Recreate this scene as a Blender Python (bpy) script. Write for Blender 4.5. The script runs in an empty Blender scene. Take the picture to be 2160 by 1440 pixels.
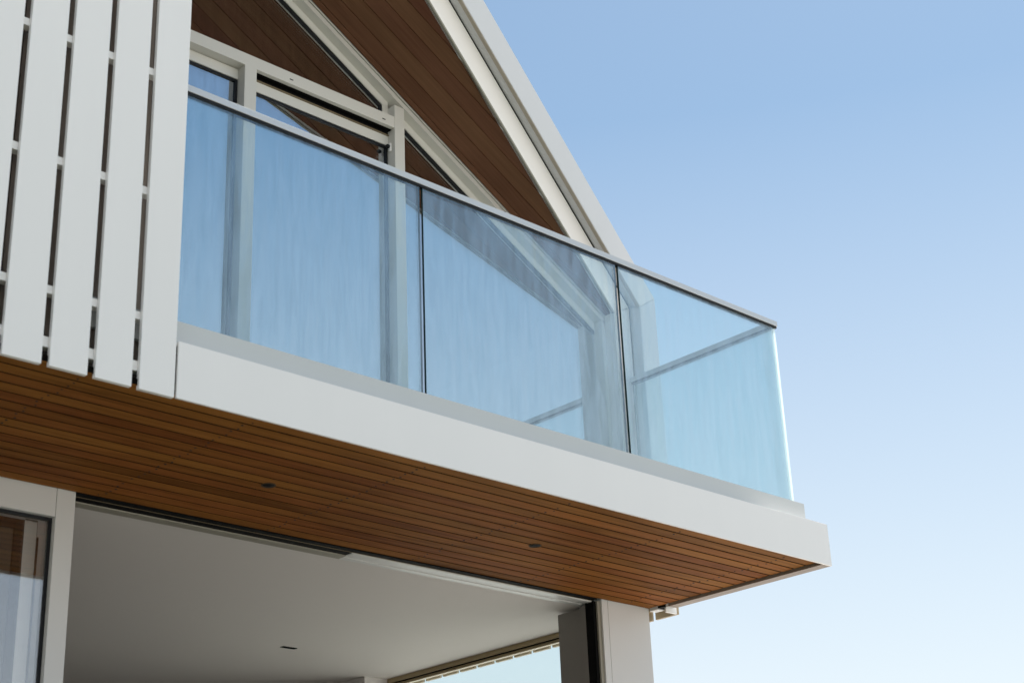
import bpy, bmesh, math, random
from mathutils import Vector, Matrix
random.seed(7)
R = math.radians
S = bpy.context.scene
COL = S.collection

# ------------------------------------------------------------------ camera
# X runs along the facade, Y into the house, Z up; Z = 0 is the underside of the balcony.
CAM_C = Vector((-7.168889, -4.952406, -2.254042))
AX = ((0.7273674, -0.68509272, -0.03980745),
      (0.24284627, 0.31121777, -0.9187868),
      (0.64184294, 0.65862847, 0.39274187))
cam_d = bpy.data.cameras.new('camera')
cam = bpy.data.objects.new('camera', cam_d)
COL.objects.link(cam)
rt, dn, fw = Vector(AX[0]), Vector(AX[1]), Vector(AX[2])
m = Matrix((rt, -dn, -fw)).transposed().to_4x4()
m.translation = CAM_C
cam.matrix_world = m
cam_d.lens = 56.855
cam_d.sensor_width = 36.0
cam_d.clip_start = 0.05
cam_d.clip_end = 5000
cam_d.dof.use_dof = True
cam_d.dof.focus_distance = 8.6
cam_d.dof.aperture_fstop = 3.6
S.camera = cam

# ------------------------------------------------------------------ sky and sun
SUN_EL, SUN_AZ = 66.0, 78.0            # azimuth clockwise from +Y: high, from the right, just behind the facade plane
world = bpy.data.worlds.new('World')
S.world = world
world.use_nodes = True
wn, wl = world.node_tree.nodes, world.node_tree.links
sky = wn.new('ShaderNodeTexSky')
sky.sky_type = 'NISHITA'
sky.sun_disc = False
sky.sun_elevation = R(SUN_EL)
sky.sun_rotation = R(SUN_AZ)
sky.air_density = 1.0
sky.dust_density = 0.5
sky.ozone_density = 1.0
# pale haze towards the horizon, the same all the way round
tc = wn.new('ShaderNodeTexCoord')
sx = wn.new('ShaderNodeSeparateXYZ')
mr = wn.new('ShaderNodeMapRange')
mr.interpolation_type = 'LINEAR'
mr.inputs['From Min'].default_value = 0.51
mr.inputs['From Max'].default_value = 0.0
mr.inputs['To Min'].default_value = 0.0
mr.inputs['To Max'].default_value = 0.96
mx = wn.new('ShaderNodeMix')
mx.data_type = 'RGBA'
mx.inputs['B'].default_value = (5.85, 5.9, 5.9, 1)
bg = wn['Background']
bg.inputs['Strength'].default_value = 0.108
wl.new(tc.outputs['Generated'], sx.inputs[0])
wl.new(sx.outputs['Z'], mr.inputs['Value'])
wl.new(mr.outputs[0], mx.inputs['Factor'])
wb = wn.new('ShaderNodeMix'); wb.data_type = 'RGBA'; wb.blend_type = 'MULTIPLY'    # the camera's white balance
wb.inputs['Factor'].default_value = 1.0; wb.inputs['B'].default_value = (0.96, 1.0, 0.90, 1)
wl.new(sky.outputs[0], wb.inputs['A'])
wl.new(wb.outputs['Result'], mx.inputs['A'])
wl.new(mx.outputs['Result'], bg.inputs['Color'])

sun_d = bpy.data.lights.new('sun', 'SUN')
sun_d.energy = 5.0
sun_d.angle = R(0.53)
sun_d.color = (1.0, 0.95, 0.88)
sun = bpy.data.objects.new('sun', sun_d)
COL.objects.link(sun)
az, el = R(SUN_AZ), R(SUN_EL)
to_sun = Vector((math.sin(az) * math.cos(el), math.cos(az) * math.cos(el), math.sin(el)))
sun.rotation_euler = to_sun.to_track_quat('Z', 'Y').to_euler()
sun.location = to_sun * 60

S.view_settings.view_transform = 'Standard'
S.view_settings.look = 'None'
S.view_settings.gamma = 1.0
S.view_settings.use_curve_mapping = False
S.view_settings.exposure = 0.60
S.render.engine = 'CYCLES'
cy = S.cycles
cy.max_bounces = 14
cy.diffuse_bounces = 5
cy.glossy_bounces = 6
cy.transparent_max_bounces = 24
cy.use_denoising = True

# ------------------------------------------------------------------ materials
def new_mat(name):
    mt = bpy.data.materials.new(name)
    mt.use_nodes = True
    return mt, mt.node_tree.nodes, mt.node_tree.links, mt.node_tree.nodes['Principled BSDF']

def paint(name, col, rough=0.42, spec=0.45, var=0.010, metal=0.0, bump=0.02):
    """powder-coated metal: slight tone drift, weathering streaks, fine orange peel"""
    mt, n, l, p = new_mat(name)
    t = n.new('ShaderNodeTexCoord')
    mp = n.new('ShaderNodeMapping'); mp.inputs['Scale'].default_value = (2.2, 2.2, 0.5)
    nz = n.new('ShaderNodeTexNoise'); nz.inputs['Scale'].default_value = 2.6; nz.inputs['Detail'].default_value = 5
    rmp = n.new('ShaderNodeMapRange')
    rmp.inputs['From Min'].default_value = 0.3; rmp.inputs['From Max'].default_value = 0.7
    rmp.inputs['To Min'].default_value = 1 - var; rmp.inputs['To Max'].default_value = 1 + var * 0.4
    mul = n.new('ShaderNodeMix'); mul.data_type = 'RGBA'; mul.blend_type = 'MULTIPLY'
    mul.inputs['Factor'].default_value = 1; mul.inputs['A'].default_value = (*col, 1)
    l.new(t.outputs['Object'], mp.inputs[0]); l.new(mp.outputs[0], nz.inputs[0])
    l.new(nz.outputs[0], rmp.inputs[0]); l.new(rmp.outputs[0], mul.inputs['B'])
    l.new(mul.outputs['Result'], p.inputs['Base Color'])
    rr = n.new('ShaderNodeMapRange'); rr.inputs['To Min'].default_value = rough - 0.06; rr.inputs['To Max'].default_value = rough + 0.08
    l.new(nz.outputs[0], rr.inputs[0]); l.new(rr.outputs[0], p.inputs['Roughness'])
    p.inputs['Specular IOR Level'].default_value = spec
    p.inputs['Metallic'].default_value = metal
    f = n.new('ShaderNodeTexNoise'); f.inputs['Scale'].default_value = 420
    b = n.new('ShaderNodeBump'); b.inputs['Strength'].default_value = bump; b.inputs['Distance'].default_value = 0.001
    l.new(t.outputs['Object'], f.inputs[0]); l.new(f.outputs[0], b.inputs['Height']); l.new(b.outputs[0], p.inputs['Normal'])
    return mt

def plain(name, col, rough=0.6, spec=0.3, v=0.09):
    mt, n, l, p = new_mat(name)
    t = n.new('ShaderNodeTexCoord')
    nz = n.new('ShaderNodeTexNoise'); nz.inputs['Scale'].default_value = 9; nz.inputs['Detail'].default_value = 4
    rmp = n.new('ShaderNodeMapRange'); rmp.inputs['To Min'].default_value = 1 - v; rmp.inputs['To Max'].default_value = 1 + v
    mul = n.new('ShaderNodeMix'); mul.data_type = 'RGBA'; mul.blend_type = 'MULTIPLY'
    mul.inputs['Factor'].default_value = 1; mul.inputs['A'].default_value = (*col, 1)
    l.new(t.outputs['Object'], nz.inputs[0]); l.new(nz.outputs[0], rmp.inputs[0]); l.new(rmp.outputs[0], mul.inputs['B'])
    l.new(mul.outputs['Result'], p.inputs['Base Color'])
    p.inputs['Roughness'].default_value = rough
    p.inputs['Specular IOR Level'].default_value = spec
    return mt

def timber(name, dark, light, along='X', rough=0.6, knots=True, spread=1.0):
    """stained cedar: grain along the board, each board (object) its own tone"""
    mt, n, l, p = new_mat(name)
    t = n.new('ShaderNodeTexCoord'); oi = n.new('ShaderNodeObjectInfo')
    off = n.new('ShaderNodeVectorMath'); off.operation = 'SCALE'; off.inputs[0].default_value = (37.0, 19.0, 53.0)
    l.new(oi.outputs['Random'], off.inputs['Scale'])
    add = n.new('ShaderNodeVectorMath'); add.operation = 'ADD'
    l.new(t.outputs['Object'], add.inputs[0]); l.new(off.outputs[0], add.inputs[1])
    mp = n.new('ShaderNodeMapping'); mp.inputs['Scale'].default_value = (1.3, 34, 34) if along == 'X' else (34, 34, 1.3)
    l.new(add.outputs[0], mp.inputs[0])
    gr = n.new('ShaderNodeTexNoise'); gr.inputs['Scale'].default_value = 1.6; gr.inputs['Detail'].default_value = 8
    gr.inputs['Roughness'].default_value = 0.65; gr.inputs['Distortion'].default_value = 0.35
    l.new(mp.outputs[0], gr.inputs[0])
    big = n.new('ShaderNodeTexNoise'); big.inputs['Scale'].default_value = 1.1; big.inputs['Detail'].default_value = 3
    l.new(add.outputs[0], big.inputs[0])
    mixn = n.new('ShaderNodeMath'); mixn.operation = 'MULTIPLY_ADD'; mixn.inputs[1].default_value = 0.80
    l.new(gr.outputs[0], mixn.inputs[0])
    h = n.new('ShaderNodeMath'); h.operation = 'MULTIPLY'; h.inputs[1].default_value = 0.62
    l.new(big.outputs[0], h.inputs[0]); l.new(h.outputs[0], mixn.inputs[2])
    # tone of the whole board
    rb = n.new('ShaderNodeMapRange'); rb.inputs['To Min'].default_value = -0.22 * spread - 0.225; rb.inputs['To Max'].default_value = 0.22 * spread - 0.225
    l.new(oi.outputs['Random'], rb.inputs[0])
    sm = n.new('ShaderNodeMath'); sm.operation = 'ADD'; l.new(mixn.outputs[0], sm.inputs[0]); l.new(rb.outputs[0], sm.inputs[1])
    cr = n.new('ShaderNodeValToRGB')
    cr.color_ramp.elements[0].position = 0.22; cr.color_ramp.elements[0].color = (*dark, 1)
    cr.color_ramp.elements[1].position = 0.75; cr.color_ramp.elements[1].color = (*light, 1)
    l.new(sm.outputs[0], cr.inputs[0])
    hs = n.new('ShaderNodeHueSaturation')
    r2 = n.new('ShaderNodeMath'); r2.operation = 'MULTIPLY'; r2.inputs[1].default_value = 7.31; l.new(oi.outputs['Random'], r2.inputs[0])
    r3 = n.new('ShaderNodeMath'); r3.operation = 'FRACT'; l.new(r2.outputs[0], r3.inputs[0])
    r4 = n.new('ShaderNodeMapRange'); r4.inputs['To Min'].default_value = 0.493; r4.inputs['To Max'].default_value = 0.508
    l.new(r3.outputs[0], r4.inputs[0]); l.new(r4.outputs[0], hs.inputs['Hue'])
    l.new(cr.outputs[0], hs.inputs['Color'])
    l.new(hs.outputs[0], p.inputs['Base Color'])
    p.inputs['Roughness'].default_value = rough
    p.inputs['Specular IOR Level'].default_value = 0.025
    b = n.new('ShaderNodeBump'); b.inputs['Strength'].default_value = 0.25; b.inputs['Distance'].default_value = 0.002
    l.new(gr.outputs[0], b.inputs['Height']); l.new(b.outputs[0], p.inputs['Normal'])
    return mt

def glass(name, tint, r0, rmax, refl=(1, 1, 1), streak=0.0, film_glare=0.0, power=4.0):
    """thin pane face: clear tint seen straight on, mirror-like at a slant (Fresnel, same from both sides)"""
    mt = bpy.data.materials.new(name); mt.use_nodes = True
    n, l = mt.node_tree.nodes, mt.node_tree.links
    for q in list(n):
        if q.type != 'OUTPUT_MATERIAL': n.remove(q)
    out = [q for q in n if q.type == 'OUTPUT_MATERIAL'][0]
    lw = n.new('ShaderNodeLayerWeight'); lw.inputs['Blend'].default_value = 0.5
    pw = n.new('ShaderNodeMath'); pw.operation = 'POWER'; pw.inputs[1].default_value = power
    l.new(lw.outputs['Facing'], pw.inputs[0])
    fr = n.new('ShaderNodeMapRange'); fr.inputs['To Min'].default_value = r0; fr.inputs['To Max'].default_value = rmax
    l.new(pw.outputs[0], fr.inputs[0])
    tr = n.new('ShaderNodeBsdfTransparent'); tr.inputs[0].default_value = (*tint, 1)
    gl = n.new('ShaderNodeBsdfGlossy'); gl.inputs['Color'].default_value = (*refl, 1); gl.inputs['Roughness'].default_value = 0.004
    ms = n.new('ShaderNodeMixShader')
    l.new(fr.outputs[0], ms.inputs[0]); l.new(tr.outputs[0], ms.inputs[1]); l.new(gl.outputs[0], ms.inputs[2])
    last = ms
    t = n.new('ShaderNodeTexCoord')
    if streak > 0:
        mp = n.new('ShaderNodeMapping'); mp.inputs['Scale'].default_value = (30, 30, 4.0)
        nz = n.new('ShaderNodeTexNoise'); nz.inputs['Scale'].default_value = 1.0; nz.inputs['Detail'].default_value = 5
        nz.inputs['Distortion'].default_value = 0.5
        l.new(t.outputs['Object'], mp.inputs[0]); l.new(mp.outputs[0], nz.inputs[0])
        rm = n.new('ShaderNodeMapRange'); rm.inputs['From Min'].default_value = 0.38; rm.inputs['From Max'].default_value = 0.62
        rm.inputs['To Min'].default_value = 1 - streak; rm.inputs['To Max'].default_value = 1 + streak * 0.8
        l.new(nz.outputs[0], rm.inputs[0])
        ml = n.new('ShaderNodeMath'); ml.operation = 'MULTIPLY'; ml.use_clamp = True
        l.new(fr.outputs[0], ml.inputs[0]); l.new(rm.outputs[0], ml.inputs[1]); l.new(ml.outputs[0], ms.inputs[0])
        if film_glare > 0:
            df = n.new('ShaderNodeBsdfTranslucent'); df.inputs[0].default_value = (0.60, 0.82, 1.0, 1)  # dust film, tinted blue to imitate sky glare on the glass
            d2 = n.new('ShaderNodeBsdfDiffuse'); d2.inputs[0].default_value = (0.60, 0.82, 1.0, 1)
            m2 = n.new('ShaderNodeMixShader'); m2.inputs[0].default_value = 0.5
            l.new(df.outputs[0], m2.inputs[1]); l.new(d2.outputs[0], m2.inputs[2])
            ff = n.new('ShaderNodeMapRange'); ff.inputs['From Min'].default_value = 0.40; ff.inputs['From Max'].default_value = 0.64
            ff.inputs['To Min'].default_value = film_glare * 0.8; ff.inputs['To Max'].default_value = film_glare * 1.2
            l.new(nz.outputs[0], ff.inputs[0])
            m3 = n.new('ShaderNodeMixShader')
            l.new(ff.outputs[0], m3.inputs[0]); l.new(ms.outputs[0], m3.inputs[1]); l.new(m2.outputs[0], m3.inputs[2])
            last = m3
    l.new(last.outputs[0], out.inputs[0])
    return mt

M = {}
M['white'] = paint('white_powder_coat', (0.885, 0.862, 0.838), 0.40)
M['white_roof'] = paint('white_roof_metal', (0.66, 0.67, 0.685), 0.34)
M['frame'] = paint('window_frame_paint', (0.66, 0.645, 0.59), 0.45)
M['upstand'] = paint('grey_upstand_paint', (0.60, 0.61, 0.595), 0.38)
M['rail'] = paint('anodised_rail', (0.64, 0.645, 0.64), 0.32, metal=0.3, bump=0.05)
M['greytrim'] = paint('grey_edge_trim', (0.30, 0.28, 0.23), 0.5)
M['returntrim'] = paint('brown_return_trim', (0.27, 0.205, 0.16), 0.5)
M['bezel'] = plain('dark_bezel', (0.075, 0.055, 0.035), 0.7, 0.05)
M['post'] = paint('post_paint', (0.64, 0.635, 0.625), 0.38)
M['jamb'] = paint('door_jamb_paint', (0.20, 0.185, 0.17), 0.42)
M['black'] = plain('black_gasket', (0.008, 0.009, 0.012), 0.55)
M['track'] = plain('black_track', (0.004, 0.004, 0.004), 0.7, 0.1)
M['bronze'] = paint('bronze_strip', (0.22, 0.17, 0.10), 0.4, metal=0.3)
M['lip'] = paint('warm_lip_paint', (0.42, 0.37, 0.30), 0.5)
M['cedar'] = timber('cedar_soffit', (0.120, 0.041, 0.009), (0.38, 0.148, 0.036), 'X', spread=0.34)
M['roof_wood'] = timber('red_cedar_lining', (0.125, 0.056, 0.032), (0.225, 0.108, 0.064), 'X', spread=0.35)
M['dark_wood'] = timber('dark_cladding', (0.20, 0.165, 0.14), (0.42, 0.36, 0.31), 'Z', spread=0.6)
M['groove'] = plain('black_felt', (0.006, 0.005, 0.004), 0.9, 0.02)
M['nail'] = plain('nail_dark', (0.018, 0.010, 0.006), 0.7)
M['plaster'] = plain('ceiling_plaster', (0.66, 0.62, 0.595), 0.8, 0.1, 0.008)
M['darkwall'] = plain('dark_room_paint', (0.10, 0.085, 0.07), 0.8, 0.1)
M['floor'] = plain('interior_floor', (0.24, 0.21, 0.185), 0.5)
M['tan'] = paint('tan_window_frame', (0.36, 0.27, 0.15), 0.5)
M['beige'] = paint('beige_slat_paint', (0.38, 0.295, 0.185), 0.55)
M['pane'] = glass('coated_window_glass', (0.80, 0.83, 0.82), 0.60, 0.98, (0.93, 0.96, 1.0), 0.10)
M['clear'] = glass('clear_window_glass', (0.93, 0.975, 0.965), 0.04, 0.9)
M['door_glass'] = glass('door_glass', (0.97, 0.975, 0.97), 0.22, 0.98, (0.95, 0.96, 1.0))
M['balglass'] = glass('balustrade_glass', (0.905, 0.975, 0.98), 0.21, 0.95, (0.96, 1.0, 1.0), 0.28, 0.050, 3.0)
def edge_glass():
    mt, n, l, p = new_mat('green_glass_edge')
    p.inputs['Base Color'].default_value = (0.012, 0.035, 0.035, 1)
    p.inputs['Roughness'].default_value = 0.15
    return mt
M['edge'] = edge_glass()
def sunlit_edge():
    mt, n, l, p = new_mat('sunlit_glass_edge')
    p.inputs['Base Color'].default_value = (0.80, 0.90, 0.88, 1)  # corner edges coloured pale to imitate sunlight glowing in the glass
    p.inputs['Roughness'].default_value = 0.25
    t = n.new('ShaderNodeBsdfTranslucent'); t.inputs[0].default_value = (0.85, 0.95, 0.93, 1)
    ms = n.new('ShaderNodeMixShader'); ms.inputs[0].default_value = 0.7
    out = [q for q in n if q.type == 'OUTPUT_MATERIAL'][0]
    l.new(p.outputs[0], ms.inputs[1]); l.new(t.outputs[0], ms.inputs[2]); l.new(ms.outputs[0], out.inputs[0])
    return mt
M['edge_sunlit'] = sunlit_edge()

def ground_mat(name, c1, c2, scale):
    mt, n, l, p = new_mat(name)
    t = n.new('ShaderNodeTexCoord')
    nz = n.new('ShaderNodeTexNoise'); nz.inputs['Scale'].default_value = scale; nz.inputs['Detail'].default_value = 8
    cr = n.new('ShaderNodeValToRGB')
    cr.color_ramp.elements[0].position = 0.3; cr.color_ramp.elements[0].color = (*c1, 1)
    cr.color_ramp.elements[1].position = 0.7; cr.color_ramp.elements[1].color = (*c2, 1)
    l.new(t.outputs['Object'], nz.inputs[0]); l.new(nz.outputs[0], cr.inputs[0]); l.new(cr.outputs[0], p.inputs['Base Color'])
    p.inputs['Roughness'].default_value = 0.9
    return mt
M['gravel'] = ground_mat('pale_gravel', (0.57, 0.54, 0.50), (0.72, 0.69, 0.645), 3.0)
M['decking'] = plain('dark_decking', (0.13, 0.10, 0.075), 0.7)
M['added_lawn'] = ground_mat('added_lawn', (0.045, 0.075, 0.025), (0.085, 0.12, 0.045), 6.0)
M['paving'] = ground_mat('terrace_paving', (0.095, 0.085, 0.075), (0.15, 0.135, 0.12), 1.5)

# ------------------------------------------------------------------ mesh helpers
def link(o, parent=None):
    COL.objects.link(o)
    if parent is not None: o.parent = parent
    return o

def mesh_obj(name, verts, faces, mat, parent=None, bevel=0.0, seg=2):
    me = bpy.data.meshes.new(name)
    me.from_pydata([tuple(v) for v in verts], [], faces)
    bm = bmesh.new(); bm.from_mesh(me)
    bmesh.ops.recalc_face_normals(bm, faces=bm.faces)
    if bevel > 0:
        bmesh.ops.bevel(bm, geom=list(bm.edges), offset=bevel, segments=seg, affect='EDGES', profile=0.5, clamp_overlap=True)
    bm.to_mesh(me); bm.free()
    mats = mat if isinstance(mat, (list, tuple)) else [mat]
    for q in mats: me.materials.append(q)
    return link(bpy.data.objects.new(name, me), parent)

HEXF = [(0, 1, 2, 3), (4, 7, 6, 5), (0, 4, 5, 1), (1, 5, 6, 2), (2, 6, 7, 3), (3, 7, 4, 0)]
def hexa(name, bot, top, mat, parent=None, bevel=0.0):
    return mesh_obj(name, list(bot) + list(top), HEXF, mat, parent, bevel)

def box(name, x0, x1, y0, y1, z0, z1, mat, parent=None, bevel=0.0):
    b = [(x0, y0, z0), (x1, y0, z0), (x1, y1, z0), (x0, y1, z0)]
    t = [(x0, y0, z1), (x1, y0, z1), (x1, y1, z1), (x0, y1, z1)]
    return hexa(name, b, t, mat, parent, bevel)

def prism_xz(name, poly, y0, y1, mat, parent=None, bevel=0.0):
    """polygon in X-Z extruded along Y"""
    n = len(poly)
    v = [(x, y0, z) for x, z in poly] + [(x, y1, z) for x, z in poly]
    f = [tuple(range(n)), tuple(range(2 * n - 1, n - 1, -1))]
    f += [(i, (i + 1) % n, n + (i + 1) % n, n + i) for i in range(n)]
    return mesh_obj(name, v, f, mat, parent, bevel)

def sweep(name, rows, mat, parent=None, caps=True):
    """rows: list of equally long closed profiles (lists of points); skins consecutive profiles"""
    n = len(rows[0]); v = [p for r in rows for p in r]; f = []
    for k in range(len(rows) - 1):
        for i in range(n):
            j = (i + 1) % n
            f.append((k * n + i, k * n + j, (k + 1) * n + j, (k + 1) * n + i))
    if caps:
        f.append(tuple(range(n))); f.append(tuple(range((len(rows) - 1) * n, len(rows) * n)))
    return mesh_obj(name, v, f, mat, parent)

def empty(name, loc, label, cat, group=None):
    o = bpy.data.objects.new(name, None)
    o.empty_display_size = 0.2
    COL.objects.link(o)
    o.location = loc
    tag(o, label, cat, group)
    return o

def tag(o, label=None, cat=None, group=None, kind=None):
    if label: o['label'] = label
    if cat: o['category'] = cat
    if group: o['group'] = group
    if kind: o['kind'] = kind
    return o

def settle(root):
    """children were built in world coordinates: keep them there under a moved root"""
    bpy.context.view_layer.update()
    inv = root.matrix_world.inverted()
    for ch in root.children:
        ch.matrix_parent_inverse = inv

# ------------------------------------------------------------------ ground and setting
GZ = CAM_C.z - 1.6
g = mesh_obj('ground', [(-600, -600, GZ), (600, -600, GZ), (600, 600, GZ), (-600, 600, GZ)], [(0, 1, 2, 3)], M['gravel'])
tag(g, kind='structure')
FZ = -2.68
lw = mesh_obj('added_lawn', [(-40, -11.0, GZ + 0.004), (1.5, -11.0, GZ + 0.004), (1.5, 1.2, GZ + 0.004), (-40, 1.2, GZ + 0.004)], [(0, 1, 2, 3)], M['added_lawn'])  # unseen dark lawn, added to weaken light bounced up from the ground
tag(lw, kind='structure')
t = box('terrace', -9.0, 0.6, -2.6, 1.27, GZ - 0.1, FZ, M['paving'], None, 0.01)
tag(t, kind='structure')

# ------------------------------------------------------------------ dimensions
YW = 1.32                                # front of the gable window frames
TAN = math.tan(R(30))
DB = Vector((-1.0, -0.284, TAN))         # the verge climbs and leans outwards
SOF = lambda x: 1.8776 + (-0.2332 - x) * TAN    # underside of the roof lining
RX = -4.70                               # ridge

# ================================================================== HOUSE
house = empty('house', (-4.0, 3.0, GZ), 'white gabled house with timber-lined roof overhang and glazed gable end', 'house')

# --- roof: outer verge, lower leg, inner band, lining boards
def to_ridge(P):
    P = Vector(P); k = (P.x - RX); return P + DB * k
A0 = Vector((0.0595, 1.147, 2.0193)); B0 = Vector((-0.0828, 1.147, 1.9266))
B1 = Vector((-0.0828, 1.169, 1.9272)); C0 = Vector((-0.0828, 1.235, 1.950)); D0 = Vector((0.0595, 1.235, 2.056))
BASE = 0.36
def leg(P): return Vector((P.x, P.y, BASE))
outer = [A0, B0, C0, D0]
roof = sweep('roof', [[to_ridge(p) for p in outer], outer], M['white_roof'], house)      # outer verge capping
verge = sweep('verge_leg', [[p + Vector((0, 0, -0.003)) for p in outer], [leg(p) for p in outer]], M['white_roof'], house)
# return lip (warm underside strip) behind the verge edge
L0 = [B0 + Vector((-0.0015, 0.001, -0.0012)), B0 + Vector((-0.006, 0.001, -0.005)), Vector((-0.0888, 1.172, 1.9235)), Vector((-0.0843, 1.172, 1.9275))]
sweep('verge_lip', [[to_ridge(p) for p in L0], L0], M['lip'], roof)
sweep('verge_lip', [L0, [leg(p) for p in L0]], M['white_roof'], roof)
# shadow gap between the return and the inner band
G0 = [C0 + Vector((-0.0005, 0.001, -0.001)), C0 + Vector((-0.009, 0.001, -0.006)), C0 + Vector((-0.009, 0.03, -0.006)), C0 + Vector((-0.0005, 0.03, -0.001))]
sweep('shadow_gap', [[to_ridge(p) for p in G0], G0, [leg(p) for p in G0]], M['track'], roof)
# inner band (front face in the recess)
E0 = Vector((-0.2332, 1.2357, 1.8776))
C1 = C0 + Vector((-0.010, 0.001, -0.006))
band = [C1, E0, E0 + Vector((0.0, 0.03, 0.0)), C1 + Vector((0, 0.03, 0))]
sweep('verge_band', [[to_ridge(p) for p in band], band], M['white'], roof)
sweep('leg_band', [[p + Vector((0, 0, -0.003)) for p in band], [leg(p) for p in band]], M['white'], house)
# grey drip edge below the band
up = Vector((-0.5, 0, -0.866))
K0 = [E0 + Vector((0, -0.001, 0)), E0 + Vector((0, -0.001, 0)) + up * 0.012, E0 + up * 0.012 + Vector((0, 0.012, 0)), E0 + Vector((0, 0.012, 0))]
sweep('drip_edge', [[to_ridge(p) for p in K0], K0], M['greytrim'], roof)
# reveal of the leg, back to the window frame
box('leg_reveal', -0.2345, -0.05, 1.267, YW + 0.16, BASE, 1.8768, M['white'], house)
# roof slab behind the verge and its left slope
def slab(sign):
    f = (lambda x: x) if sign > 0 else (lambda x: 2 * RX - x)
    lo, hi = 0.0585, RX
    a = [(f(lo), 1.235, 2.03), (f(hi), 1.235 - (lo - hi) * 0.284 + 0.0, 2.03 + (lo - hi) * TAN)]
    th = 0.13
    bot = [(f(lo), 1.24, 2.05 - th), (f(hi), 0.0, 2.05 - th + (lo - hi) * TAN), (f(hi), 9.0, 2.05 - th + (lo - hi) * TAN), (f(lo), 9.0, 2.05 - th)]
    top = [(x, y, z + th - 0.005) for x, y, z in bot]
    return bot, top
b_, t_ = slab(1)
hexa('roof_slope', b_, t_, M['white_roof'], roof)
b_, t_ = slab(-1)
hexa('roof_slope', b_, t_, M['white_roof'], roof)
# lining boards, parallel to the slope
COS, SIN = math.cos(R(30)), math.sin(R(30))
def lining_board(y0, y1, parent):
    def xlow(y):
        return -0.2332 if y >= 1.2357 else -0.2332 - (1.2357 - y) / 0.284
    g_ = 0.0035
    ya, yb = y0 + g_, y1 - g_
    u = lambda x: (x - RX) / COS           # distance down-slope from the ridge
    if xlow(ya) <= RX + 0.05 or xlow(yb) <= RX + 0.05: return None
    v = []
    for dz in (0.0, 0.016):
        v += [(0, ya, dz), (u(xlow(ya)), ya, dz), (u(xlow(yb)), yb, dz), (0, yb, dz)]
    o = mesh_obj('lining_board', v, HEXF, M['roof_wood'], parent)
    o.location = (RX, 0, SOF(RX))
    o.rotation_euler = (0, R(30), 0)
    return o
ys = [0.791 + 0.1195 * k for k in range(-5, 5)] + [1.3145]
for a, b in zip(ys[:-1], ys[1:]): lining_board(a, b, roof)
# dark backing just above the boards (shows as the joints)
xs = lambda y: -0.2332 - (1.2357 - y) / 0.284
v = [(RX, 0.02, SOF(RX) + 0.012), (xs(0.02), 0.02, SOF(xs(0.02)) + 0.012), (-0.235, 1.2357, SOF(-0.235) + 0.012), (-0.235, 1.318, SOF(-0.235) + 0.012), (RX, 1.318, SOF(RX) + 0.012)]
mesh_obj('lining_backing', v, [(0, 1, 2, 3, 4)], M['groove'], roof)

# --- gable window
def sl(off, x): return SOF(x) - off
gw = bpy.data.objects.new('gable_window', None); link(gw, house)
def sloped(name, o0, o1, y0, y1, x0, x1, mat, bevel=0.0):
    """bar parallel to the roof: between vertical offsets o0 (upper) and o1 (lower) below the lining"""
    return prism_xz(name, [(x0, sl(o0, x0)), (x1, sl(o0, x1)), (x1, sl(o1, x1)), (x0, sl(o1, x0))], y0, y1, mat, gw, bevel)
XJ0, XJ1 = -0.2652, -0.2250
sloped('raking_trim', 0.001, 0.0125, YW - 0.004, YW + 0.02, RX, -0.2345, M['frame'])
sloped('raking_gap', 0.0125, 0.0215, YW + 0.008, YW + 0.03, RX, -0.2345, M['track'])
sloped('raking_frame', 0.0215, 0.0545, YW, YW + 0.07, RX, -0.2345, M['frame'])
sloped('raking_return', 0.0480, 0.0545, YW + 0.0705, YW + 0.10, RX, XJ0, M['frame'])
box('jamb', XJ0, -0.2350, YW, YW + 0.16, BASE, SOF(XJ0) - 0.0545, M['frame'], gw)
box('transom', -6.2, -1.9315, YW + 0.0015, YW + 0.075, 2.6065, 2.6800, M['frame'], gw, 0.0015)
ML = ((-2.9755, -2.8990), (-1.9315, -1.8582))
for k, (a, b) in enumerate(ML):
    ztop = 2.6064 if k == 0 else SOF(b) - 0.0547
    box('mullion', a, b, YW, YW + 0.09, BASE, ztop, M['frame'], gw, 0.0015)
box('mullion', -4.02, -3.945, YW, YW + 0.09, BASE, 2.6064, M['frame'], gw, 0.0015)
# sash faces set back behind the frames
YS = YW + 0.062
def sash_slope(x0, x1):
    prism_xz('raking_sash', [(x0, sl(0.0545, x0)), (x1, sl(0.0545, x1)), (x1, sl(0.106, x1)), (x0, sl(0.106, x0))], YS, YS + 0.02, M['frame'], gw)
    prism_xz('raking_gasket', [(x0, sl(0.106, x0)), (x1, sl(0.106, x1)), (x1, sl(0.128, x1)), (x0, sl(0.128, x0))], YS + 0.006, YS + 0.018, M['black'], gw)
sash_slope(-4.6, -1.9318)
sash_slope(-1.858, XJ0)
# upper triangular light: vertical end of its sash beside the mullion
zt = SOF(-1.98)
prism_xz('sash_stile', [(-1.972, 2.6802), (-1.9317, 2.6802), (-1.9317, sl(0.104, -1.9317)), (-1.972, sl(0.104, -1.972))], YS + 0.0005, YS + 0.02, M['frame'], gw)
prism_xz('gasket', [(-1.990, 2.6802), (-1.9722, 2.6802), (-1.9722, sl(0.127, -1.9722)), (-1.990, sl(0.127, -1.990))], YS + 0.0065, YS + 0.0175, M['black'], gw)
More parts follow.
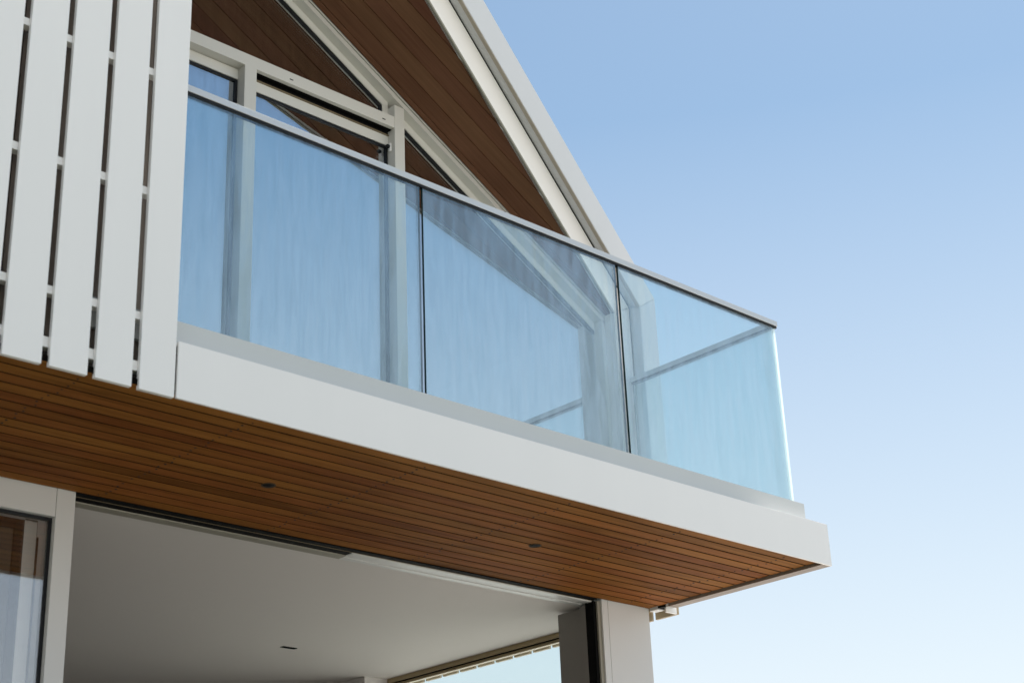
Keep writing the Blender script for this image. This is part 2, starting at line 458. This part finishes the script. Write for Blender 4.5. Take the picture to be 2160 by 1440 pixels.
# head flashings of the two lower lights
def light_head(x0, x1, slot):
    z1 = 2.6060
    if slot:
        box('blind_slot', x0, x1, YW + 0.028, YW + 0.062, z1 - 0.004, z1 - 0.001, M['track'], gw)
        box('slot_back', x0, x1, YS + 0.001, YS + 0.02, z1 - 0.030, z1 - 0.002, M['track'], gw)
        zt = z1 - 0.026
        box('head_lip', x0, x1, YS - 0.010, YS, zt - 0.005, zt, M['bronze'], gw)
        zt -= 0.0055
    else:
        zt = z1 - 0.004
    box('head_flashing', x0, x1, YS, YS + 0.02, zt - 0.062, zt, M['frame'], gw, 0.001)
    box('gasket', x0, x1, YS + 0.006, YS + 0.018, zt - 0.077, zt - 0.0625, M['black'], gw)
    box('gasket', x1 - 0.016, x1 - 0.0005, YS + 0.005, YS + 0.0175, BASE, zt - 0.0775, M['black'], gw)
    return zt - 0.077
light_head(-3.944, -2.9757, False)
light_head(-2.8988, -1.9317, True)
# panes (real thickness)
YG = YS + 0.014
prism_xz('pane', [(-4.6, 2.681), (-1.932, 2.681), (-1.932, sl(0.06, -1.932)), (-4.6, sl(0.06, -4.6))], YG, YG + 0.010, M['pane'], gw)
box('pane', -3.944, -2.976, YG, YG + 0.010, BASE, 2.605, M['pane'], gw)
box('pane', -2.8988, -1.9318, YG, YG + 0.010, BASE, 2.605, M['pane'], gw)
prism_xz('pane', [(-1.858, BASE), (XJ0, BASE), (XJ0, sl(0.06, XJ0)), (-1.858, sl(0.06, -1.858))], YG, YG + 0.010, M['pane'], gw)
YI = YG + 0.020
prism_xz('pane', [(-4.6, 2.681), (-1.932, 2.681), (-1.932, sl(0.06, -1.932)), (-4.6, sl(0.06, -4.6))], YI, YI + 0.008, M['pane'], gw)
box('pane', -3.944, -2.976, YI, YI + 0.008, BASE, 2.605, M['pane'], gw)
box('pane', -2.8988, -1.9318, YI, YI + 0.008, BASE, 2.605, M['pane'], gw)
prism_xz('pane', [(-1.858, BASE), (XJ0, BASE), (XJ0, sl(0.06, XJ0)), (-1.858, sl(0.06, -1.858))], YI, YI + 0.008, M['pane'], gw)
# drainage slots in the transom
for x in (-2.668, -2.012):
    box('weep_slot', x - 0.012, x + 0.012, YW + 0.0008, YW + 0.004, 2.631, 2.6375, M['track'], gw)

# --- window lock on the middle light
def lathe(name, prof, centre, axis, mat, parent, seg=24):
    v, f = [], []
    for r_, h_ in prof:
        for k in range(seg):
            a = 2 * math.pi * k / seg
            c_, s_ = r_ * math.cos(a), r_ * math.sin(a)
            p = {'X': (h_, c_, s_), 'Y': (c_, h_, s_), 'Z': (c_, s_, h_)}[axis]
            v.append((centre[0] + p[0], centre[1] + p[1], centre[2] + p[2]))
    for i in range(len(prof) - 1):
        for k in range(seg):
            f.append((i * seg + k, i * seg + (k + 1) % seg, (i + 1) * seg + (k + 1) % seg, (i + 1) * seg + k))
    f.append(tuple(range(seg))); f.append(tuple(range((len(prof) - 1) * seg, len(prof) * seg)))
    o = mesh_obj(name, v, f, mat, parent)
    for q in o.data.polygons: q.use_smooth = True
    return o
box('lock_plate', -1.9455, -1.9320, YW + 0.028, YW + 0.046, 2.462, 2.516, M['white'], gw, 0.005)
lathe('lock_knob', [(0.009, 0.0), (0.012, -0.004), (0.012, -0.016), (0.008, -0.021)], (-1.9455, YW + 0.037, 2.490), 'X', M['black'], gw)

# --- upper room behind the glass
box('room_back_wall', -9.0, 0.02, 5.4, 5.5, BASE, 4.2, M['darkwall'], house)
box('room_floor', -9.0, 0.02, YW + 0.1, 5.4, BASE - 0.05, BASE - 0.003, M['floor'], house)
v = [(RX, YW + 0.1, SOF(RX) - 0.02), (-0.24, YW + 0.1, SOF(-0.24) - 0.02), (-0.24, 5.4, SOF(-0.24) - 0.02), (RX, 5.4, SOF(RX) - 0.02)]
mesh_obj('room_ceiling', v, [(0, 1, 2, 3)], M['roof_wood'], house)
v = [(RX, YW + 0.1, SOF(RX) - 0.02), (2 * RX + 0.24, YW + 0.1, SOF(-0.24) - 0.02), (2 * RX + 0.24, 5.4, SOF(-0.24) - 0.02), (RX, 5.4, SOF(RX) - 0.02)]
mesh_obj('room_ceiling', v, [(0, 1, 2, 3)], M['roof_wood'], house)
box('upper_side_wall', -0.225, 0.030, 1.49, 9.0, 0.0125, 1.93, M['white'], house)
# --- upper wall block behind the slatted screen
box('upper_wall', -9.4, -4.150, 0.16, 1.30, 0.035, 3.30, M['groove'], house)
box('upper_back_wall', -9.4, 0.02, 8.9, 9.0, FZ, 2.0, M['white'], house)
box('upper_left_wall', -9.4, -9.2, 1.3, 8.9, FZ, 2.0, M['white'], house)

# ================================================================== lower storey
YD = 1.272
box('corner_post', -0.4250, -0.0735, YD, 1.62, FZ, 0.0340, M['post'], house, 0.0015)
box('post_cover', -0.4758, -0.4262, YD + 0.001, 1.40, FZ, 0.0340, M['post'], house, 0.001)
box('door_jamb', -0.5010, -0.4765, YD + 0.012, 1.36, FZ, 0.0040, M['greytrim'], house)
box('jamb_channel', -0.5225, -0.5012, YD + 0.024, 1.36, FZ, 0.0038, M['track'], house)
box('jamb_lining', -0.5235, -0.4770, 1.3605, 1.400, FZ, -0.010, M['jamb'], house)
box('jamb_lining', -0.5060, -0.4770, 1.4005, 1.60, FZ, -0.016, M['jamb'], house)
# door post at the left with its head
box('door_post', -3.9160, -3.8262, YD, 1.37, FZ, 0.0340, M['post'], house, 0.0015)
box('door_head', -9.3, -3.9178, YD + 0.001, 1.37, -0.1128, 0.0340, M['post'], house, 0.001)
# head tracks over the opening
ht = box('head_track', -3.8260, -0.5230, 1.264, 1.3005, 0.006, 0.040, M['track'], house)
box('track_strip', -3.8260, -0.5230, 1.3022, 1.3045, 0.0045, 0.030, M['bronze'], ht)
box('head_track', -3.8260, -2.2600, 1.3063, 1.3570, 0.004, 0.040, M['track'], house)
tt = box('track_trim', -3.8260, -2.2605, 1.3573, 1.4180, -0.002, 0.040, M['greytrim'], house)
box('track_trim', -2.2595, -0.5240, 1.3063, 1.3400, -0.001, 0.040, M['post'], house)
box('track_trim', -2.2595, -0.5240, 1.3425, 1.3780, 0.002, 0.040, M['post'], house)
box('track_trim', -2.2595, -0.5240, 1.3805, 1.4180, -0.002, 0.040, M['post'], house)
settle(house)

# interior of the lower storey
tag(box('ceiling', -9.2, -0.140, 1.4185, 8.9, 0.0, 0.030, M['plaster']), kind='structure')
tag(box('floor', -9.2, -0.08, 1.27, 8.9, FZ - 0.1, FZ, M['floor']), kind='structure')
tag(box('wall_side', -0.335, -0.08, 3.625, 8.89, FZ + 0.001, -0.0005, M['plaster']), kind='structure')
tag(box('wall_back', -9.19, -0.34, 8.7, 8.85, FZ + 0.001, -0.0005, M['plaster']), kind='structure')

sw = empty('side_window', (-0.12, 2.6, FZ), 'tan framed side window seen through the open doorway', 'window')
box('frame', -0.142, -0.105, 1.62, 3.62, -0.028, 0.004, M['tan'], sw)
box('gasket', -0.128, -0.105, 1.62, 3.62, -0.0345, -0.0282, M['track'], sw)
box('frame', -0.120, -0.085, 1.62, 3.60, -0.052, -0.0348, M['tan'], sw)
box('frame', -0.142, -0.085, 3.585, 3.62, FZ, -0.0285, M['tan'], sw)
box('gasket', -0.126, -0.086, 3.572, 3.5848, FZ, -0.0525, M['black'], sw)
box('pane', -0.108, -0.098, 1.62, 3.572, FZ, -0.0525, M['clear'], sw)
settle(sw)

sd = bpy.data.objects.new('ceiling_diffuser', None)
sd = empty('ceiling_diffuser', (-1.276, 3.195, 0.0), 'short black slot diffuser set into the white ceiling', 'ceiling vent')
box('slot', -1.329, -1.223, 3.178, 3.212, -0.0035, 0.004, M['track'], sd)
box('trim', -1.333, -1.219, 3.2122, 3.2165, -0.003, 0.004, M['plaster'], sd)
settle(sd)

# left door: fixed glass with a sliding leaf parked behind it
ld = empty('glazed_door', (-4.6, 1.32, FZ), 'glazed door panel beside the left door post, reflecting sky and soffit', 'door')
box('pane', -9.2, -3.932, 1.306, 1.316, FZ, -0.1265, M['door_glass'], ld)
box('gasket', -3.9318, -3.9165, 1.300, 1.318, FZ, -0.1272, M['black'], ld)
box('gasket', -9.2, -3.9165, 1.300, 1.318, -0.1270, -0.1130, M['black'], ld)
box('stile', -4.000, -3.966, 1.385, 1.42, FZ, -0.115, M['white'], ld)
box('stile', -3.9655, -3.938, 1.392, 1.42, FZ, -0.115, M['white'], ld)
box('stile', -3.926, -3.880, 1.50, 1.53, FZ, -0.002, M['jamb'], ld)
box('stile', -3.9365, -3.926, 1.392, 1.42, FZ, -0.18, M['black'], ld)
box('leaf_frame', -4.045, -4.0005, 1.385, 1.42, FZ, -0.115, M['track'], ld)
box('leaf_pane', -9.1, -4.046, 1.395, 1.405, FZ, -0.16, M['darkwall'], ld)
box('leaf_rail', -9.1, -4.046, 1.387, 1.42, -0.16, -0.115, M['track'], ld)
settle(ld)

# ================================================================== BALCONY
bal = empty('balcony', (-2.1, 0.6, 0.0), 'cantilevered white balcony slab with timber board soffit', 'balcony')
XL = -4.122
box('fascia', XL, 0.0, 0.0, 0.012, -0.002, 0.2310, M['white'], bal, 0.0015)
box('side_fascia', -0.012, 0.0, 0.0125, 1.146, 0.0045, 0.2310, M['white'], bal, 0.0015)
box('fascia_capping', -4.14, -0.0125, 0.0125, 0.0800, 0.215, 0.2295, M['white'], bal)
box('upstand', -4.60, -0.0801, 0.0801, 0.100, 0.2300, 0.3540, M['upstand'], bal, 0.001)
box('side_upstand', -0.100, -0.0801, 0.1005, 1.146, 0.2300, 0.3540, M['upstand'], bal, 0.001)
box('side_capping', -0.0797, -0.0125, 0.0805, 1.146, 0.215, 0.2295, M['white'], bal)
box('deck', -4.149, -0.1005, 0.1005, 1.30, 0.20, 0.345, M['decking'], bal)
# bottom return of the side fascia
box('side_return', -0.0700, -0.0008, 0.0125, 1.120, -0.0015, 0.0042, M['returntrim'], bal)
box('side_return_web', -0.0700, -0.0640, 0.0125, 1.120, 0.0044, 0.030, M['returntrim'], bal)
box('bracket', -0.075, -0.020, 1.121, 1.136, -0.004, 0.016, M['post'], bal)
box('bracket_gap', -0.078, -0.024, 1.1365, 1.196, 0.001, 0.014, M['track'], bal)
box('bracket', -0.075, -0.020, 1.1965, 1.262, -0.004, 0.016, M['post'], bal)
# soffit boards
sof = box('soffit', -9.3, -0.0830, 0.0125, 1.2635, 0.0147, 0.0400, M['groove'], bal)
PITCH, Y1 = 0.0826, 0.1120
edges = [0.0130] + [Y1 + PITCH * k for k in range(14)] + [1.2630]
random.seed(11)
for k in range(len(edges) - 1):
    a, b = edges[k] + (0.0068 if k else 0), edges[k + 1] - (0.0068 if k < 14 else 0)
    dz = random.uniform(-0.0007, 0.0007)
    o = box('plank', -9.25 + random.uniform(0, .2), -0.0830, a, b, 0.0128 + dz * 0.5, 0.0190, M['cedar'], sof, 0.0008)
# nail heads, two to a board at every joist
bm = bmesh.new()
random.seed(3)
for xj in (-0.305, -1.135, -1.915, -2.815, -3.725, -4.485, -5.3, -6.1):
    for k in range(len(edges) - 1):
        a, b = edges[k], edges[k + 1]
        for fr in (0.25, 0.74):
            if random.random() < 0.06: continue
            cx, cy_ = xj + random.uniform(-0.013, 0.013), a + (b - a) * (fr + random.uniform(-0.05, 0.05))
            r_ = random.uniform(0.0042, 0.0064)
            bmesh.ops.create_cone(bm, cap_ends=True, segments=8, radius1=r_, radius2=r_ * 0.8, depth=0.003,
                                  matrix=Matrix.Translation((cx, cy_, 0.0126)))
me = bpy.data.meshes.new('nail_heads'); bm.to_mesh(me); bm.free(); me.materials.append(M['nail'])
no = link(bpy.data.objects.new('nail_heads', me), sof); no['kind'] = 'stuff'
settle(bal)

# ================================================================== GLASS BALUSTRADE
br = empty('glass_balustrade', (-2.1, 0.121, 0.35), 'frameless glass balustrade with slim grey handrail around the balcony', 'balustrade')
YB0, YB1 = 0.1145, 0.1275
ZB0, ZB1 = 0.345, 1.4190
def glass_panel(x0, x1, y0, y1, front_edges):
    o = box('glass_panel', x0, x1, y0, y1, ZB0, ZB1, [M['balglass'], M['edge'], M['edge_sunlit']], br)
    long_x = (x1 - x0) > (y1 - y0)
    for p in o.data.polygons:
        n_ = p.normal
        if abs(n_.z) > 0.5: p.material_index = 1
        elif long_x and abs(n_.x) > 0.5: p.material_index = front_edges[0] if n_.x < 0 else front_edges[1]
        elif (not long_x) and abs(n_.y) > 0.5: p.material_index = front_edges[0] if n_.y < 0 else front_edges[1]
    return o
glass_panel(-4.146, -2.7945, YB0, YB1, (1, 1))
glass_panel(-2.7740, -1.4580, YB0, YB1, (1, 1))
glass_panel(-1.4370, -0.1200, YB0, YB1, (1, 2))
glass_panel(-0.1330, -0.1200, 0.1290, 1.215, (2, 1))
hr = box('handrail', -4.146, -0.1042, 0.1042, 0.1400, 1.4196, 1.4500, M['rail'], br, 0.0008)
box('rail_gasket', -4.146, -0.1085, 0.1085, 0.1370, 1.4075, 1.4195, M['black'], hr)
sr = box('handrail', -0.1400, -0.1042, 0.1405, 1.2300, 1.4196, 1.4500, M['rail'], br, 0.0008)
box('rail_gasket', -0.1360, -0.1085, 0.1375, 1.2200, 1.4075, 1.4195, M['black'], sr)
settle(br)

# ================================================================== SLATTED SCREENS
def slat_screen_front():
    r = empty('slat_screen', (-6.6, 0.03, 0.0), 'white vertical slat screen left of the balcony', 'screen')
    SP, SW = 0.1826, 0.1515
    x1 = -4.1322
    rr = random.Random(5)
    for k in range(26):
        b = x1 - SP * k
        a = b - SW
        dy = rr.uniform(-0.0006, 0.0006)
        box('slat', a, b, 0.0 + dy, 0.020 + dy, -0.004 + rr.uniform(-0.001, 0.001), 3.35, M['white'], r, 0.0012)
    for z0, z1 in ((0.074, 0.114), (0.284, 0.316), (0.819, 0.852), (1.364, 1.396), (1.905, 1.938), (2.45, 2.483), (3.0, 3.033)):
        box('batten', -9.0, -4.136, 0.0212, 0.058, z0, z1, M['white'], r)
    # dark vertical cladding boards behind
    for k in range(60):
        b = -4.152 - k * 0.082
        box('cladding_board', b - 0.0785, b, 0.110 + rr.uniform(0, .004), 0.135, 0.036, 3.30, M['dark_wood'], r)
    settle(r)
slat_screen_front()

def slat_screen_side():
    r = empty('slat_screen', (0.045, 3.0, 0.0), 'beige slat screen hanging along the right side wall', 'screen')
    box('slat', 0.034, 0.054, 1.1485, 1.3175, -0.0275, 1.14, M['beige'], r, 0.001)
    y = 1.3485
    for k in range(20):
        box('slat', 0.034, 0.054, y, y + 0.1445, -0.0275, 1.9, M['beige'], r, 0.001)
        y += 0.1755
    for z in (0.02, 0.55, 1.1, 1.65):
        box('batten', 0.012, 0.0335, 1.16, 4.9, z, z + 0.035, M['beige'], r)
    box('front_return', -0.060, 0.0335, 1.1485, 1.160, -0.0270, 0.195, M['white'], r)
    settle(r)
slat_screen_side()

# ================================================================== DOWNLIGHTS
def downlight(x, y, label):
    r = empty('downlight', (x, y, 0.013), label, 'downlight', 'downlights in the timber soffit')
    n_ = 32
    v, f = [], []
    rings = [(0.033, 0.0128), (0.0325, 0.0097), (0.0285, 0.0094), (0.0265, 0.0122)]
    for rad, z in rings:
        for k in range(n_):
            a = 2 * math.pi * k / n_
            v.append((x + rad * math.cos(a), y + rad * math.sin(a), z))
    for i in range(len(rings) - 1):
        for k in range(n_):
            f.append((i * n_ + k, i * n_ + (k + 1) % n_, (i + 1) * n_ + (k + 1) % n_, (i + 1) * n_ + k))
    o = mesh_obj('bezel', v, f, M['bezel'], r)
    lathe('lens', [(0.0262, 0.0125), (0.0262, 0.0114), (0.010, 0.0108)], (x, y, 0.0), 'Z', M['track'], r, 32)
    settle(r)
downlight(-3.2115, 0.688, 'round black downlight in the darker left part of the timber soffit')
downlight(-1.5696, 0.690, 'round black downlight in the right part of the timber soffit')
